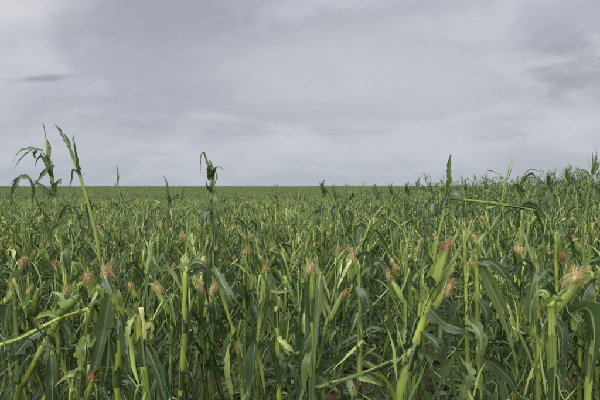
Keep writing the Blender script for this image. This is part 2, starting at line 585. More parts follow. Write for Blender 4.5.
# ---------------- leaf library: blades with their base at the origin, leaving along +x
def lib_path(kind, rng, n=24):
    L = 1.0
    if kind == 'arch':
        a0, a1, pw = rng.uniform(0.25, 0.65), rng.uniform(2.0, 2.9), rng.uniform(0.8, 1.5)
        th = a0 + (a1 - a0) * np.linspace(0, 1, n) ** pw
    elif kind == 'hang':
        k = rng.uniform(0.06, 0.25)
        s_ = np.linspace(0, 1, n)
        th = np.where(s_ < k, rng.uniform(0.4, 0.9), rng.uniform(2.75, 3.12))
        ker = np.array((1, 2, 1)) / 4
        th = np.convolve(np.pad(th, 1, mode='edge'), ker, 'valid')
    elif kind == 'kink':
        k = rng.uniform(0.3, 0.55)
        s_ = np.linspace(0, 1, n)
        th = np.where(s_ < k, rng.uniform(0.3, 0.8) + 0.5 * s_, rng.uniform(2.5, 3.0))
    else:
        th = rng.uniform(0.08, 0.3) + rng.uniform(0.2, 0.9) * np.linspace(0, 1, n) ** 1.5
    th = th + np.cumsum(rng.normal(0, 0.05, n)) + np.where(np.linspace(0, 1, n) > rng.uniform(0.3, 0.9), rng.normal(0, 0.35), 0)
    side = np.cumsum(rng.normal(0, 0.03, n)) + rng.normal(0, 0.10) * np.linspace(0, 1, n)
    st = L / n
    x = np.r_[0, np.cumsum(np.sin(th) * st)]
    z = np.r_[0, np.cumsum(np.cos(th) * st)]
    y = np.r_[0, np.cumsum(side * st)]
    return np.stack([x, y, z], 1)


def make_leaf(kind, seed, lod):
    rng = np.random.default_rng(1000 + seed)
    P = lib_path(kind, rng)
    Wr = rng.uniform(0.060, 0.105) * (0.7 if kind == 'up' else 1.0)
    nt_ = rng.choice([1, 2, 3, 4, 5], p=[0.08, 0.20, 0.28, 0.26, 0.18])
    limp = rng.uniform(0.5, 1.5) if kind in ('hang', 'kink') else rng.uniform(0.2, 0.7)
    tears = []
    for _ in range(nt_):
        tears.append((float(np.round(rng.uniform(-0.75, 0.75), 2)), rng.uniform(0.04, 0.45), rng.uniform(0.2, 0.95)))
    tw = (rng.normal(0, 0.3), rng.normal(0, 1.5))
    if lod == 0:
        return ribbon(P, Wr, rng, nseg=12, half=2, tears=tears, twist=tw, side=(0, 1, 0), fold=limp, wave=0.30, ragged=0.75)
    if lod == 1:
        return ribbon(P, Wr, rng, nseg=6, half=1, tears=tears[:3], twist=tw, ragged=0.75, side=(0, 1, 0), fold=limp, wave=0.2)
    return ribbon(P, Wr * 1.05, rng, nseg=3, half=0, tears=[], twist=tw, side=(0, 1, 0), fold=0.3, wave=0)


KINDS = ['arch'] * 10 + ['hang'] * 20 + ['kink'] * 16 + ['up'] * 8
LEAF = {lod: [make_leaf(k, i, lod) for i, k in enumerate(KINDS)] for lod in (0, 1, 2)}
BYK = {k: [i for i, q in enumerate(KINDS) if q == k] for k in set(KINDS)}


def make_shred(seed, lod):
    rng = np.random.default_rng(3000 + seed)
    P = lib_path(('up', 'kink', 'hang', 'up', 'hang')[seed % 5], rng)
    return ribbon(P, rng.uniform(0.032, 0.09), rng, mat=('shred', 'husk', 'leaf', 'husk')[seed % 4], nseg=(8, 4, 2)[lod], half=(1, 1, 0)[lod],
                  twist=(rng.normal(0, 0.3), rng.normal(0, 1.0)), side=(0, 1, 0), fold=0.5, prof=prof_strip)


SHRED = {lod: [make_shred(i, lod) for i in range(20)] for lod in (0, 1, 2)}
HUSK = {0: [ear_husk(0.22, 0.0235, np.random.default_rng(50 + i)) for i in range(4)],
        1: [ear_husk(0.22, 0.024, np.random.default_rng(50 + i), 6, 4) for i in range(4)],
        2: [ear_husk(0.22, 0.027, np.random.default_rng(50), 4, 2)]}
SILK = {0: [silk_tuft(np.random.default_rng(70 + i), 240, 0.075, 'silk_rust' if i == 2 else 'silk', 0.0019, 0.8 + 0.2 * (i % 4), True, 4) for i in range(8)],
        1: [silk_tuft(np.random.default_rng(70 + i), 18, 0.09, 'silk_rust' if i == 2 else 'silk', 0.007, 1.0, True, 2) for i in range(8)],
        2: [silk_tuft(np.random.default_rng(70 + i), 5, 0.10, 'silk_rust' if i == 2 else 'silk', 0.03, 1.0, True, 1) for i in range(4)]}


def tassel(rng, lod):
    g = Geo()
    n = (6, 5, 3)[lod]
    for i in range(n):
        az = rng.random() * 6.28
        th = 0 if i == 0 else rng.uniform(0.25, 0.8)
        l = rng.uniform(0.14, 0.24) * (1.2 if i == 0 else 1)
        o = np.array((math.cos(az), math.sin(az), 0))
        z0 = 0 if i == 0 else rng.uniform(0.0, 0.07)
        P = np.array([(0, 0, z0), o * math.sin(th) * l * 0.5 + (0, 0, z0 + math.cos(th) * l * 0.5), o * math.sin(th * 1.6) * l + (0, 0, z0 + math.cos(th * 1.6) * l)])
        g.merge(tube(P, 0.0035, 0.002, rng, (5, 3, 1)[lod], (4, 3, 3)[lod], 'tassel', nodes=False, tint=rng.random() * 0.4))
    return g


TASSEL = {lod: [tassel(np.random.default_rng(90 + i), lod) for i in range(4)] for lod in (0, 1, 2)}
LIB = {'leaf': LEAF, 'shred': SHRED, 'husk': HUSK, 'silk': SILK, 'tassel': TASSEL}


def mat_zdir(o, d, roll=0.0, s=1.0):
    """4x4 taking +z to d at o"""
    d = nrm(np.asarray(d, float))
    a = np.array((1.0, 0, 0)) if abs(d[0]) < 0.9 else np.array((0, 1.0, 0))
    x = nrm(np.cross(a, d))
    y = np.cross(d, x)
    x, y = x * math.cos(roll) + y * math.sin(roll), y * math.cos(roll) - x * math.sin(roll)
    m4 = np.eye(4)
    m4[:3, 0], m4[:3, 1], m4[:3, 2], m4[:3, 3] = x * s, y * s, d * s, o
    return m4


def mat_leaf(o, az, s, tilt=0.0, tdir=0.0):
    m4 = np.array(Matrix.Translation(o) @ Matrix.Rotation(tdir, 4, 'Z') @ Matrix.Rotation(tilt, 4, 'Y') @ Matrix.Rotation(az - tdir, 4, 'Z') @ Matrix.Scale(s, 4))
    return m4


# ------------------------------------------------------------------ plant recipes
# a recipe is a list of parts: (name, library kind or Geo, index, 4x4, children)
def recipe(seed, kind):
    """kind: snap / fold / ragged / tall"""
    rng = np.random.default_rng(seed)
    parts = []
    phi = rng.random() * 6.2832
    lean = abs(rng.normal(0, 0.10)) + (rng.uniform(0.15, 0.45) if rng.random() < 0.16 else 0)
    laz = rng.random() * 6.2832
    H = {'snap': rng.uniform(1.12, 1.62), 'fold': rng.uniform(1.05, 1.5), 'ragged': rng.uniform(1.45, 1.8), 'tall': rng.uniform(1.8, 2.4)}[kind]
    d = np.array((math.cos(laz), math.sin(laz), 0))

    def at(h):
        q = h / 1.6
        return d * (math.sin(lean) * h * (0.65 + 0.35 * q)) + np.array((0, 0, h * math.cos(lean * q)))
    r0 = rng.uniform(0.0105, 0.0145)
    r1 = r0 * (0.80 if H < 1.7 else 0.5)
    path = [at(h) for h in np.linspace(-0.04, H, 7)]
    parts.append(['stalk', ('tube', path, r0, r1, 0.014, 0.0), 0, None, []])
    top = path[-1]
    # leaves on alternate sides
    h = rng.uniform(0.12, 0.3)
    k = 0
    while h < H - 0.02:
        if rng.random() < (0.92 if h < H - 0.3 else 0.45 if kind == 'snap' else 0.75 if h < 1.3 else 0.7 if h < 1.6 else 0.42):
            q = rng.random()
            kd = ('hang' if q < 0.60 else 'kink' if q < 0.90 else 'arch') if h < H - 0.25 else ('hang' if q < 0.42 else 'arch' if q < 0.52 else 'kink' if q < 0.80 else 'up')
            idx = int(rng.choice(BYK[kd]))
            s_ = rng.uniform(0.42, 0.80)
            if h > H - 0.3:
                s_ *= 0.72
            if kd == 'hang':
                s_ = min(s_, max(0.25, h * 0.95))
            az = phi + (k % 2) * math.pi + rng.normal(0, 0.4)
            parts.append(['leaf', 'leaf', idx, mat_leaf(at(h) + np.array((math.cos(az), math.sin(az), 0)) * r0 * 0.55, az, s_, lean * 0.6, laz), []])
        k += 1
        h += rng.uniform(0.10, 0.15)
        if rng.random() < 0.70:      # a strip of the torn sheath
            parts.append(['torn_strip', 'shred', int(rng.integers(20)), mat_leaf(at(min(h, H - 0.03)), rng.random() * 6.28, rng.uniform(0.15, 0.42), rng.uniform(0, 0.9), rng.random() * 6.28), []])
    # the ear, its silk and its husk tips
    if rng.random() < 0.86:
        eh = min(H - 0.10, rng.uniform(0.98, 1.35))
        az = phi + math.pi * (rng.random() < 0.5) + rng.normal(0, 0.5)
        tl = abs(rng.normal(0.25, 0.22)) + 0.12
        if rng.random() < 0.12:
            tl = rng.uniform(1.2, 2.6)
        ed = np.array((math.cos(az) * math.sin(tl), math.sin(az) * math.sin(tl), math.cos(tl)))
        eo = at(eh) + np.array((math.cos(az), math.sin(az), 0)) * 0.016
        s_ = rng.uniform(0.85, 1.2)
        kids = []
        if rng.random() < 0.8:
            kids.append(['silk', 'silk', int(rng.integers(8)), mat_zdir(eo + ed * 0.20 * s_, ed, rng.random() * 6, s_ * rng.uniform(0.8, 1.2)), []])
        for _ in range(rng.integers(2, 6)):
            q = rng.uniform(0.4, 0.95)
            kids.append(['husk_strip', 'shred', int(rng.integers(20)), mat_leaf(eo + ed * 0.2 * s_ * q, rng.random() * 6.28, rng.uniform(0.12, 0.28), rng.uniform(0, tl), az), []])
        parts.append(['ear', 'husk', int(rng.integers(4)), mat_zdir(eo, ed, rng.random() * 6, s_), kids])
    # the broken top
    if kind in ('snap', 'fold'):
        for _ in range(rng.integers(4, 10)):
            parts.append(['torn_strip', 'shred', int(rng.integers(20)), mat_leaf(top - (0, 0, 0.03), rng.random() * 6.28, rng.uniform(0.12, 0.38), rng.uniform(0, 0.6), rng.random() * 6.28), []])
    if kind == 'fold':
        az = rng.random() * 6.28
        o = np.array((math.cos(az), math.sin(az), 0))
        drop = rng.uniform(0.25, 1.25)
        l = rng.uniform(0.3, 0.65)
        e = [top - (0, 0, 0.012), top + o * l * 0.12 + (0, 0, 0.015), top + o * l * 0.6 * math.cos(drop) - (0, 0, l * 0.6 * math.sin(drop)), top + o * l * math.cos(drop) - (0, 0, l * math.sin(drop) * 1.15)]
        kids = []
        for q in range(3):
            b = e[2] * (1 - q / 2) + e[3] * (q / 2)
            kids.append(['leaf', 'leaf', int(rng.choice(BYK['hang'])), mat_leaf(b, az + rng.normal(0, 0.7), rng.uniform(0.25, 0.5)), []])
        parts.append(['folded_stalk', ('tube', e, r1 * 0.9, r1 * 0.6, 0.02, 0.5), 0, None, kids])
    if kind in ('ragged', 'tall'):
        for _ in range(int(rng.integers(1, 5))):
            parts.append(['leaf', 'leaf', int(rng.choice(BYK['up' if rng.random() < 0.55 else 'kink'])), mat_leaf(top - (0, 0, rng.uniform(0.02, 0.15)), rng.random() * 6.28, rng.uniform(0.18, 0.40), rng.uniform(0, 0.3), laz), []])
        parts.append(['leaf', 'leaf', int(rng.choice(BYK['kink'])), mat_leaf(top - (0, 0, 0.06), rng.random() * 6.28, rng.uniform(0.25, 0.45)), []])
        if kind == 'tall' and rng.random() < 0.3:
            parts.append(['tassel', 'tassel', int(rng.integers(4)), mat_zdir(top - (0, 0, 0.02), top - path[-2], rng.random() * 6, rng.uniform(0.8, 1.2)), []])
    return parts, dict(kind=kind, H=H, lean=lean, laz=laz)


def part_geo(p, lod, seed=0):
    src = p[1]
    if isinstance(src, Geo):
        return src
    if isinstance(src, tuple):
        _, path, r0, r1, jag, v0 = src
        rng = np.random.default_rng(seed + 5)
        g = tube(path, r0, r1, rng, (14, 5, 2)[lod], (7, 4, 3)[lod], 'stalk', nodes=lod == 0, jag=jag if lod == 0 else 0, v0=v0)
        if lod == 0:
            g.merge(sheaths(path, r0, r1, rng))
        return g
    lib = LIB[src][lod]
    return lib[p[2] % len(lib)]


def flat_plant(parts, lod, seed):
    """one joined shape for the far field"""
    g = Geo()
    rng = np.random.default_rng(seed)

    def walk(ps):
        for p in ps:
            if lod == 2 and p[0] == 'husk_strip' and rng.random() < 0.5:
                continue
            g.merge(part_geo(p, lod, seed), p[3], rng.random())
            walk(p[4])
    walk(parts)
    return g


MESH = {}


def lib_mesh(kind, i):
    k = (kind, i)
    if k not in MESH:
        MESH[k] = LIB[kind][0][i % len(LIB[kind][0])].mesh({'husk': 'ear', 'shred': 'torn_strip'}.get(kind, kind))
    return MESH[k]


def place(parts, loc, rotz, scale, label, group, seed):
    """a plant as an Empty at its foot with its parts as children"""
    root = bpy.data.objects.new('maize_plant', None)
    root.empty_display_size = 0.2
    COL.objects.link(root)
    root.location = loc
    root.rotation_euler = (0, 0, rotz)
    root.scale = (scale,) * 3
    root['label'] = label
    root['category'] = 'maize plant'
    if group:
        root['group'] = group

    def walk(ps, parent, pm):
        for p in ps:
            if isinstance(p[1], (tuple, Geo)):
                key = id(p)
                if key not in MESH:
                    MESH[key] = part_geo(p, 0, seed).mesh(p[0])
                    KEEP.append(p)
                me = MESH[key]
            else:
                me = lib_mesh(p[1], p[2])
            o = bpy.data.objects.new(p[0], me)
            COL.objects.link(o)
            o.parent = parent
            wm = np.eye(4) if p[3] is None else p[3]
            o.matrix_local = Matrix((np.linalg.inv(pm) @ wm).tolist())
            walk(p[4], o, wm)
    walk(parts, root, np.eye(4))
    return root


KEEP = []

# ------------------------------------------------------------------ ground
def graded(a, b, fine, lim):
    out = [0.0]
    st = fine
    while out[-1] < b:
        if out[-1] > lim:
            st *= 1.12
        out.append(out[-1] + st)
    neg = [0.0]
    st = fine
    while neg[-1] > a:
        if -neg[-1] > lim:
            st *= 1.12
        neg.append(neg[-1] - st)
    return np.array(sorted(set(neg + out)))


gx, gy = graded(-1500, 1500, 0.16, 9), graded(-1500, 1500, 0.16, 14)
XX, YY = np.meshgrid(gx, gy)
rg = np.random.default_rng(4)
near = np.exp(-((XX / 14) ** 2 + ((YY - 6) / 14) ** 2))
ZZ = gz(XX, YY) + near * (rg.normal(0, 0.014, XX.shape) + 0.02 * np.sin(XX * 8.4 + YY * 1.3)) - 0.015
nx, ny = len(gx), len(gy)
ii, jj = np.meshgrid(np.arange(nx - 1), np.arange(ny - 1))
b0 = (jj * nx + ii).ravel()
F = np.stack([b0, b0 + 1, b0 + nx + 1, b0 + nx], 1)
me = bpy.data.meshes.new('ground')
me.vertices.add(XX.size)
me.vertices.foreach_set('co', np.stack([XX, YY, ZZ], -1).astype(np.float32).ravel())
me.loops.add(F.size)
me.loops.foreach_set('vertex_index', F.ravel().astype(np.int32))
me.polygons.add(len(F))
me.polygons.foreach_set('loop_start', (np.arange(len(F)) * 4).astype(np.int32))
me.polygons.foreach_set('use_smooth', np.ones(len(F), bool))
me.update(calc_edges=True)
me.materials.append(M['soil'])
ground = bpy.data.objects.new('ground', me)
COL.objects.link(ground)
ground['kind'] = 'structure'
ground['label'] = 'red brown soil of the maize field seen between the stalks'

# ------------------------------------------------------------------ the plants one can single out, traced from the photograph
HERO_XY, HERO_MARK = [], []


def w3(p, depth):
    return ray(p[0], p[1], depth + (p[2] if len(p) > 2 else 0.0))


def hero(label, mark, depth, stalk, r, leaves=(), ears=(), strips=(), folds=(), spike=None, seed=1, low=True, tint=0.0, sheath=0.75):
    """stalk, leaves: photo pixels from top to foot / base to tip, all at the plant's own distance"""
    rng = np.random.default_rng(seed)
    P = [w3(p, depth) for p in stalk]
    last, prev = P[-1], P[-2]
    # run on to the ground
    dxy = (last - prev)
    k = min(1.0, 0.25 / (np.linalg.norm(dxy[:2]) + 1e-6))
    gz0 = float(gz(last[0], depth))
    fall = last[2] - gz0
    foot = np.array((last[0] + dxy[0] / max(0.05, -dxy[2]) * fall * 0.45, depth, gz0))
    foot[2] = float(gz(foot[0], foot[1]))
    rel = lambda q: np.asarray(q) - foot
    path = [np.array((0, 0, -0.04)), rel(last) * 0.5 + np.array((0, 0.0, 0))] + [rel(q) for q in P[::-1]]
    Ls = sum(np.linalg.norm(path[i + 1] - path[i]) for i in range(len(path) - 1))
    r1 = r * (0.82 if Ls < 1.7 else 0.66)
    r, r1 = r * 0.88, r1 * 0.88
    st = tube(path, r, r1, rng, 26, 8, 'stalk', jag=0.02, tint=1 + tint if tint else 0.0)
    st.merge(sheaths(path, r, r1, rng, keep=sheath))
    parts = [['stalk', st, 0, None, []]]

    def blade(lf, lift=0.0):
        pts, wd = lf[0], lf[1]
        opt = lf[2] if len(lf) > 2 else {}
        b = rng.normal(0, 0.05)
        n = len(pts)
        Q = [rel(w3(p, depth)) + np.array((0, (b * math.sin(i / (n - 1) * 2.2) - 0.02 * (i > 0)) if len(p) < 3 else 0, 0)) for i, p in enumerate(pts)]
        T0 = Q[1] - Q[0]
        nt_ = opt.get('tears', int(rng.integers(1, 4))) + int(wd > 0.045) * int(rng.integers(0, 3))
        tears = [(float(np.round(rng.uniform(-0.75, 0.75), 2)), rng.uniform(0.2, 0.65), rng.uniform(0.1, 0.5)) for _ in range(nt_)]
        tw = opt.get('twist', rng.normal(0, 0.45))
        g = ribbon(Q, wd, rng, mat=opt.get('mat', 'leaf'), nseg=16, half=2, tears=tears, twist=(tw + opt.get('t0', 0.0), tw + rng.normal(0, 0.45)),
                   side=np.cross(T0, (0, 1, 0)) * opt.get('flip', 1), fold=opt.get('fold', rng.uniform(0.2, 0.7)), wave=0.24,
                   prof=opt.get('prof', prof_leaf), tint=1 + opt['tint'] if 'tint' in opt else rng.random())
        return g
    for lf in leaves:
        parts.append(['leaf', blade(lf), 0, None, []])
    for lf in strips:
        lf = (lf[0], lf[1], dict({'mat': 'shred', 'tears': 0, 'prof': prof_strip}, **(lf[2] if len(lf) > 2 else {})))
        parts.append(['torn_strip', blade(lf), 0, None, []])
    for e in ears:
        b, tp, rad, si, ss_ = e
        B, T_ = rel(w3(b, depth)), rel(w3(tp, depth))
        d = T_ - B
        L = np.linalg.norm(d)
        kids = []
        if si is not None:
            kids.append(['silk', 'silk', si, mat_zdir(T_ - nrm(d) * 0.012, d, rng.random() * 6, ss_ * 0.95), []])
        for _ in range(4):
            q = rng.uniform(0.3, 0.95)
            kids.append(['husk_strip', 'shred', int(rng.integers(20)), mat_leaf(B + d * q, rng.random() * 6.28, rng.uniform(0.10, 0.22), rng.uniform(0, 0.6), 0.0), []])
        parts.append(['ear', ear_husk(L, rad * 0.80, rng, 15, 10, tint=rng.random()), 0, mat_zdir(B, d, rng.random() * 6), kids])
    for f in folds:
        Q = [rel(w3(p, depth)) for p in f[0]]
        kids = [['leaf', blade(lf), 0, None, []] for lf in f[2]]
        for _ in range(6):
            q = resample(Q, 20)[0][int(rng.uniform(0.15, 1.0) * 20)]
            kids.append(['torn_strip', 'shred', int(rng.integers(20)), mat_leaf(q, rng.random() * 6.28, rng.uniform(0.12, 0.3), rng.uniform(0, 2.0), rng.random() * 6.28), []])
        ft = tube(Q, f[1], f[1] * 0.72, rng, 18, 8, 'stalk', jag=0.02, v0=0.4, tint=1 + f[3] if len(f) > 3 else 0.0)
        ft.merge(sheaths(Q, f[1], f[1] * 0.72, rng, keep=0.85))
        parts.append(['folded_stalk', ft, 0, None, kids])
    if spike:
        Q = [rel(w3(p, depth)) for p in spike]
        parts.append(['tassel', tube(Q, 0.002, 0.0045, rng, 6, 5, 'tassel', nodes=False), 0, None, []])
    S_, L_ = resample(path, 40)
    for _ in range(5 if sheath > 0.5 else 0):      # fibres standing out of the broken end
        o = S_[40] - (S_[40] - S_[39]) * rng.uniform(0, 1.2)
        parts.append(['torn_strip', 'shred', int(rng.integers(20)), mat_leaf(o, rng.random() * 6.28, rng.uniform(0.05, 0.17) * min(1.0, r1 / 0.011), rng.uniform(0, 0.5), rng.random() * 6.28), []])
    for _ in range(int(20 * sheath)):      # sheath strips peeled off along the stalk
        o = S_[int(rng.uniform(0.30, 0.97) * 40)]
        parts.append(['torn_strip', 'shred', int(rng.integers(20)), mat_leaf(o, rng.random() * 6.28, rng.uniform(0.14, 0.36), rng.uniform(0, 0.75), rng.random() * 6.28), []])
    if low:      # hanging leaves lower on the stalk
        phi = rng.random() * 6.28
        for kk, q in enumerate(np.arange(0.16, 0.84, 0.115)):
            if rng.random() < 0.25:
                continue
            o = S_[int(q * 40)]
            az = phi + kk * math.pi + rng.normal(0, 0.4)
            kd = 'hang' if rng.random() < 0.6 else 'kink' if rng.random() < 0.6 else 'arch'
            s_ = min(rng.uniform(0.4, 0.72), max(0.25, o[2] * 0.95))
            parts.append(['leaf', 'leaf', int(rng.choice(BYK[kd])), mat_leaf(o, az, s_), []])
    place(parts, tuple(foot), 0.0, 1.0, label, 'hail battered maize plants of the near rows', seed)
    HERO_XY.append((foot[0], foot[1]))
    if mark:
        HERO_MARK.append((path[-1][0] + foot[0], depth, mark))


U_ = lambda **k: k
# two tall tattered plants against the sky, left
hero('tall tattered maize with leaves hooked over to the left, against the sky at far left', 'the hooked tall plant', 3.6,
     [(46, 140), (48, 155), (51, 172), (54, 190), (58, 215), (63, 260), (66, 300)], 0.0175,
     leaves=[([(51, 170), (47, 156), (41, 149), (35, 148)], 0.055, U_(twist=0.5)),
             ([(43, 150), (34, 149), (25, 151), (18, 160), (13, 169)], 0.034, U_(tears=1, twist=0.7)),
             ([(33, 149), (27, 155), (20, 163), (16, 172)], 0.022, U_(tears=0)),
             ([(37, 150), (33, 154), (35, 161)], 0.035, U_(tears=1)),
             ([(55, 166), (49, 172), (43, 179), (37, 187)], 0.05, U_(tears=0, twist=0.2)),
             ([(53, 196), (45, 188), (36, 181), (27, 178)], 0.045, U_(tears=1, twist=0.9)),
             ([(30, 179), (19, 177), (11, 180), (5, 187)], 0.05, U_(tears=1, twist=0.6)),
             ([(29, 178), (32, 186), (31, 196), (31, 206)], 0.032, U_(tears=0)),
             ([(20, 178), (17, 186), (12, 198)], 0.045, U_(tears=0)),
             ([(49, 158), (47, 148), (46, 136)], 0.035, U_(tears=1, twist=0.1)),
             ([(51, 163), (51, 156), (50, 149)], 0.035, U_(tears=1)),
             ([(49, 162), (43, 156), (39, 163), (39, 170)], 0.022, U_(tears=0)),
             ([(56, 192), (58, 183), (62, 180), (58, 190)], 0.03, U_(tears=1)),
             ([(57, 200), (61, 205), (61, 230)], 0.05, U_(tears=1)), ([(54, 186), (50, 194), (49, 212)], 0.06, U_(tears=1)), ([(52, 178), (55, 168), (55, 158)], 0.05, U_(tears=1)), ([(60, 225), (54, 232), (53, 255)], 0.07), ([(62, 250), (68, 256), (70, 282)], 0.07)],
     spike=[(46, 141), (45, 132), (43, 123)], seed=1, tint=0.45, sheath=0.35)
hero('tall bare maize stalk leaning left with one pointed leaf against the sky', 'the leaning bare stalk', 3.3,
     [(69, 147), (74, 160), (80, 176), (88, 203), (96, 236), (102, 270), (108, 305)], 0.0155,
     leaves=[([(70, 148), (65, 139), (59, 131), (53, 123)], 0.042, U_(tears=0, twist=0.3, fold=0.5)),
             ([(80, 177), (79, 160), (77, 145), (75, 132)], 0.034, U_(tears=1, twist=0.9)),
             ([(79, 174), (74, 169), (72, 179), (68, 196)], 0.016, U_(tears=0)),
             ([(81, 177), (86, 175), (91, 172)], 0.010, U_(tears=0)),
             ([(88, 200), (86, 214), (88, 232)], 0.05, U_(tears=1)),
             ([(92, 222), (88, 235), (84, 250)], 0.04, U_(tears=2))], seed=2, tint=0.6, sheath=0.12)
hero('thin whitish maize top poking above the horizon, right of the leaning stalk', 'the thin lone top', 6.5,
     [(117, 166), (118, 185), (119, 205), (119, 240)], 0.012,
     leaves=[([(118, 184), (120, 177), (121, 171)], 0.03), ([(118, 190), (115, 184), (114, 180)], 0.025), ([(118, 192), (122, 196), (123, 206)], 0.05)], seed=3, sheath=0.35)
hero('slim dark maize with one upright leaf tip just above the horizon', 'the slim dark leaf tip', 5.6,
     [(168, 192), (167, 220), (168, 260)], 0.013,
     leaves=[([(168, 196), (168, 186), (166, 179), (163, 174)], 0.045, U_(tears=0)), ([(168, 194), (169, 204), (167, 214)], 0.06)],
     ears=[((166, 240), (161, 225), 0.026, 0, 1.1)], seed=4, sheath=0.35)
hero('tall dark tattered maize standing alone above the horizon left of centre', 'the lone tall plant', 3.7,
     [(211, 174), (212, 200), (212, 230), (213, 270), (213, 320)], 0.0175,
     leaves=[([(211, 180), (211, 168), (208, 158), (205, 150)], 0.075, U_(tears=2, twist=0.2)),
             ([(207, 160), (205, 152), (203, 160), (203, 175)], 0.020, U_(tears=0)),
             ([(211, 179), (212, 168), (211, 162)], 0.06, U_(tears=1)),
             ([(211, 177), (216, 169), (221, 167), (227, 171)], 0.038, U_(tears=0)),
             ([(212, 192), (215, 184), (217, 179)], 0.045, U_(tears=1)),
             ([(212, 192), (209, 186), (208, 181)], 0.04, U_(tears=0)),
             ([(212, 190), (218, 198), (218, 212), (216, 226)], 0.075, U_(tears=1)),
             ([(212, 198), (208, 206), (207, 220), (208, 236)], 0.055, U_(tears=1)),
             ([(212, 215), (217, 225), (218, 245)], 0.06, U_(tears=1)),
             ([(213, 240), (209, 252), (210, 275)], 0.06), ([(212, 205), (216, 212), (219, 232), (217, 250)], 0.075), ([(212, 208), (207, 218), (205, 245)], 0.07), ([(213, 250), (219, 260), (219, 290)], 0.07), ([(213, 262), (207, 275), (207, 305)], 0.07), ([(212, 188), (214, 176), (213, 166)], 0.06, U_(tears=1))], seed=5, tint=0.35, sheath=0.35)
for j, (px, py, dp, lab, mk) in enumerate((
        (323, 180, 6.8, 'dark ragged maize top just breaking the horizon at centre', 'the centre ragged top'),
        (349, 182, 7.2, 'small hooked maize top on the horizon right of centre', 'the small hooked top'),
        (376, 182, 7.5, 'thin maize tip on the horizon between centre and the cleft whorl', None),
        (335, 184, 9.0, 'tiny maize tip on the horizon between the two centre tops', None),
        (392, 183, 9.5, 'short maize tip on the horizon, third left of the cleft whorl', None),
        (408, 181, 8.0, 'stubby dark maize tip on the horizon beside the forked pale top', None),
        (432, 181, 9.0, 'small maize tip on the horizon just left of the cleft whorl', None),
        (466, 179, 8.5, 'small maize tip on the horizon just right of the cleft whorl', None),
        (486, 178, 8.0, 'ragged maize tip on the horizon left of the straight spike', None),
        (548, 172, 8.0, 'ragged maize tip on the skyline right of the humped grey leaves', None),
        (568, 168, 7.0, 'taller ragged maize tip on the skyline left of the right-edge fork', None),
        (419, 178, 7.5, 'forked pale maize top on the horizon left of the cleft whorl', None))):
    hero(lab, mk, dp, [(px, py + 12), (px - 1, py + 35), (px - 1, py + 70)], 0.013,
         leaves=[([(px, py + 14), (px - 1, py + 4), (px + 2, py - 3)], 0.085, U_(tears=1)),
                 ([(px, py + 12), (px - 3, py + 3), (px - 3, py - 1)], 0.06, U_(tears=1)),
                 ([(px, py + 18), (px + 4, py + 10), (px + 6, py + 18)], 0.07),
                 ([(px, py + 22), (px - 2, py + 30), (px - 1, py + 42)], 0.11)], seed=20 + j)
# the cleft whorl, right of centre, with its snapped top lying out to the right
hero('thick maize stalk with cleft upright whorl, its snapped top lying out rightwards', 'the cleft whorl', 3.1,
     [(448, 190), (444, 212), (437, 243), (430, 285), (424, 330)], 0.0155,
     leaves=[([(447, 196), (448, 178), (449, 165), (451, 152)], 0.045, U_(tears=0, twist=0.2, fold=0.5, tint=0.12, mat='husk', prof=prof_strip)),
             ([(447, 196), (448, 180), (448, 168), (449, 154)], 0.040, U_(tears=0, twist=0.9, fold=0.5, tint=0.05, mat='husk', prof=prof_strip)),
             ([(448, 193), (454, 194), (459, 202), (461, 216)], 0.06, U_(tears=0)),
             ([(446, 200), (441, 204), (437, 216)], 0.045)],
     folds=[([(447, 197), (458, 199), (490, 203), (518, 207), (536, 211)], 0.0105,
             [([(516, 206), (536, 207), (550, 222), (556, 242), (561, 266)], 0.06, U_(tears=2, flip=-1, twist=0.4, tint=0.72)),
              ([(520, 207), (528, 201), (538, 206), (546, 220)], 0.04, U_(tears=1, flip=-1, tint=0.7))], 0.45)], seed=6, tint=0.5, sheath=0.3)
hero('maize with broad grey-green leaves humped over, behind the fallen horizontal stalk', 'the humped grey leaf', 4.3,
     [(524, 186), (522, 210), (520, 250)], 0.014,
     leaves=[([(523, 205), (520, 186), (525, 173), (534, 171), (542, 184)], 0.09, U_(tears=1, tint=0.78, twist=0.5, fold=0.2)),
             ([(524, 190), (531, 179), (540, 181), (547, 196)], 0.075, U_(tears=1, tint=0.74, fold=0.2)),
             ([(523, 196), (513, 186), (508, 194), (506, 215)], 0.07)], seed=7)
hero('straight bare spike of maize pointing right above the horizon, right half', 'the straight spike', 4.8,
     [(511, 160), (508, 172), (503, 195), (499, 230)], 0.010,
     leaves=[([(505, 186), (508, 170), (512, 156)], 0.028, U_(tears=0, twist=1.0))], seed=8, sheath=0.35)
hero('tall dark forked maize at the right edge rising over the horizon', 'the right-edge fork', 4.6,
     [(594, 160), (591, 178), (587, 205), (584, 250)], 0.012,
     leaves=[([(593, 172), (596, 158), (596, 145)], 0.040, U_(tears=1)), ([(592, 176), (592, 160), (591, 148)], 0.025, U_(tears=0)),
             ([(592, 174), (599, 162), (604, 170)], 0.05), ([(591, 180), (586, 172), (581, 170), (577, 178)], 0.04), ([(590, 186), (596, 190), (598, 206)], 0.06)], seed=9, sheath=0.35)
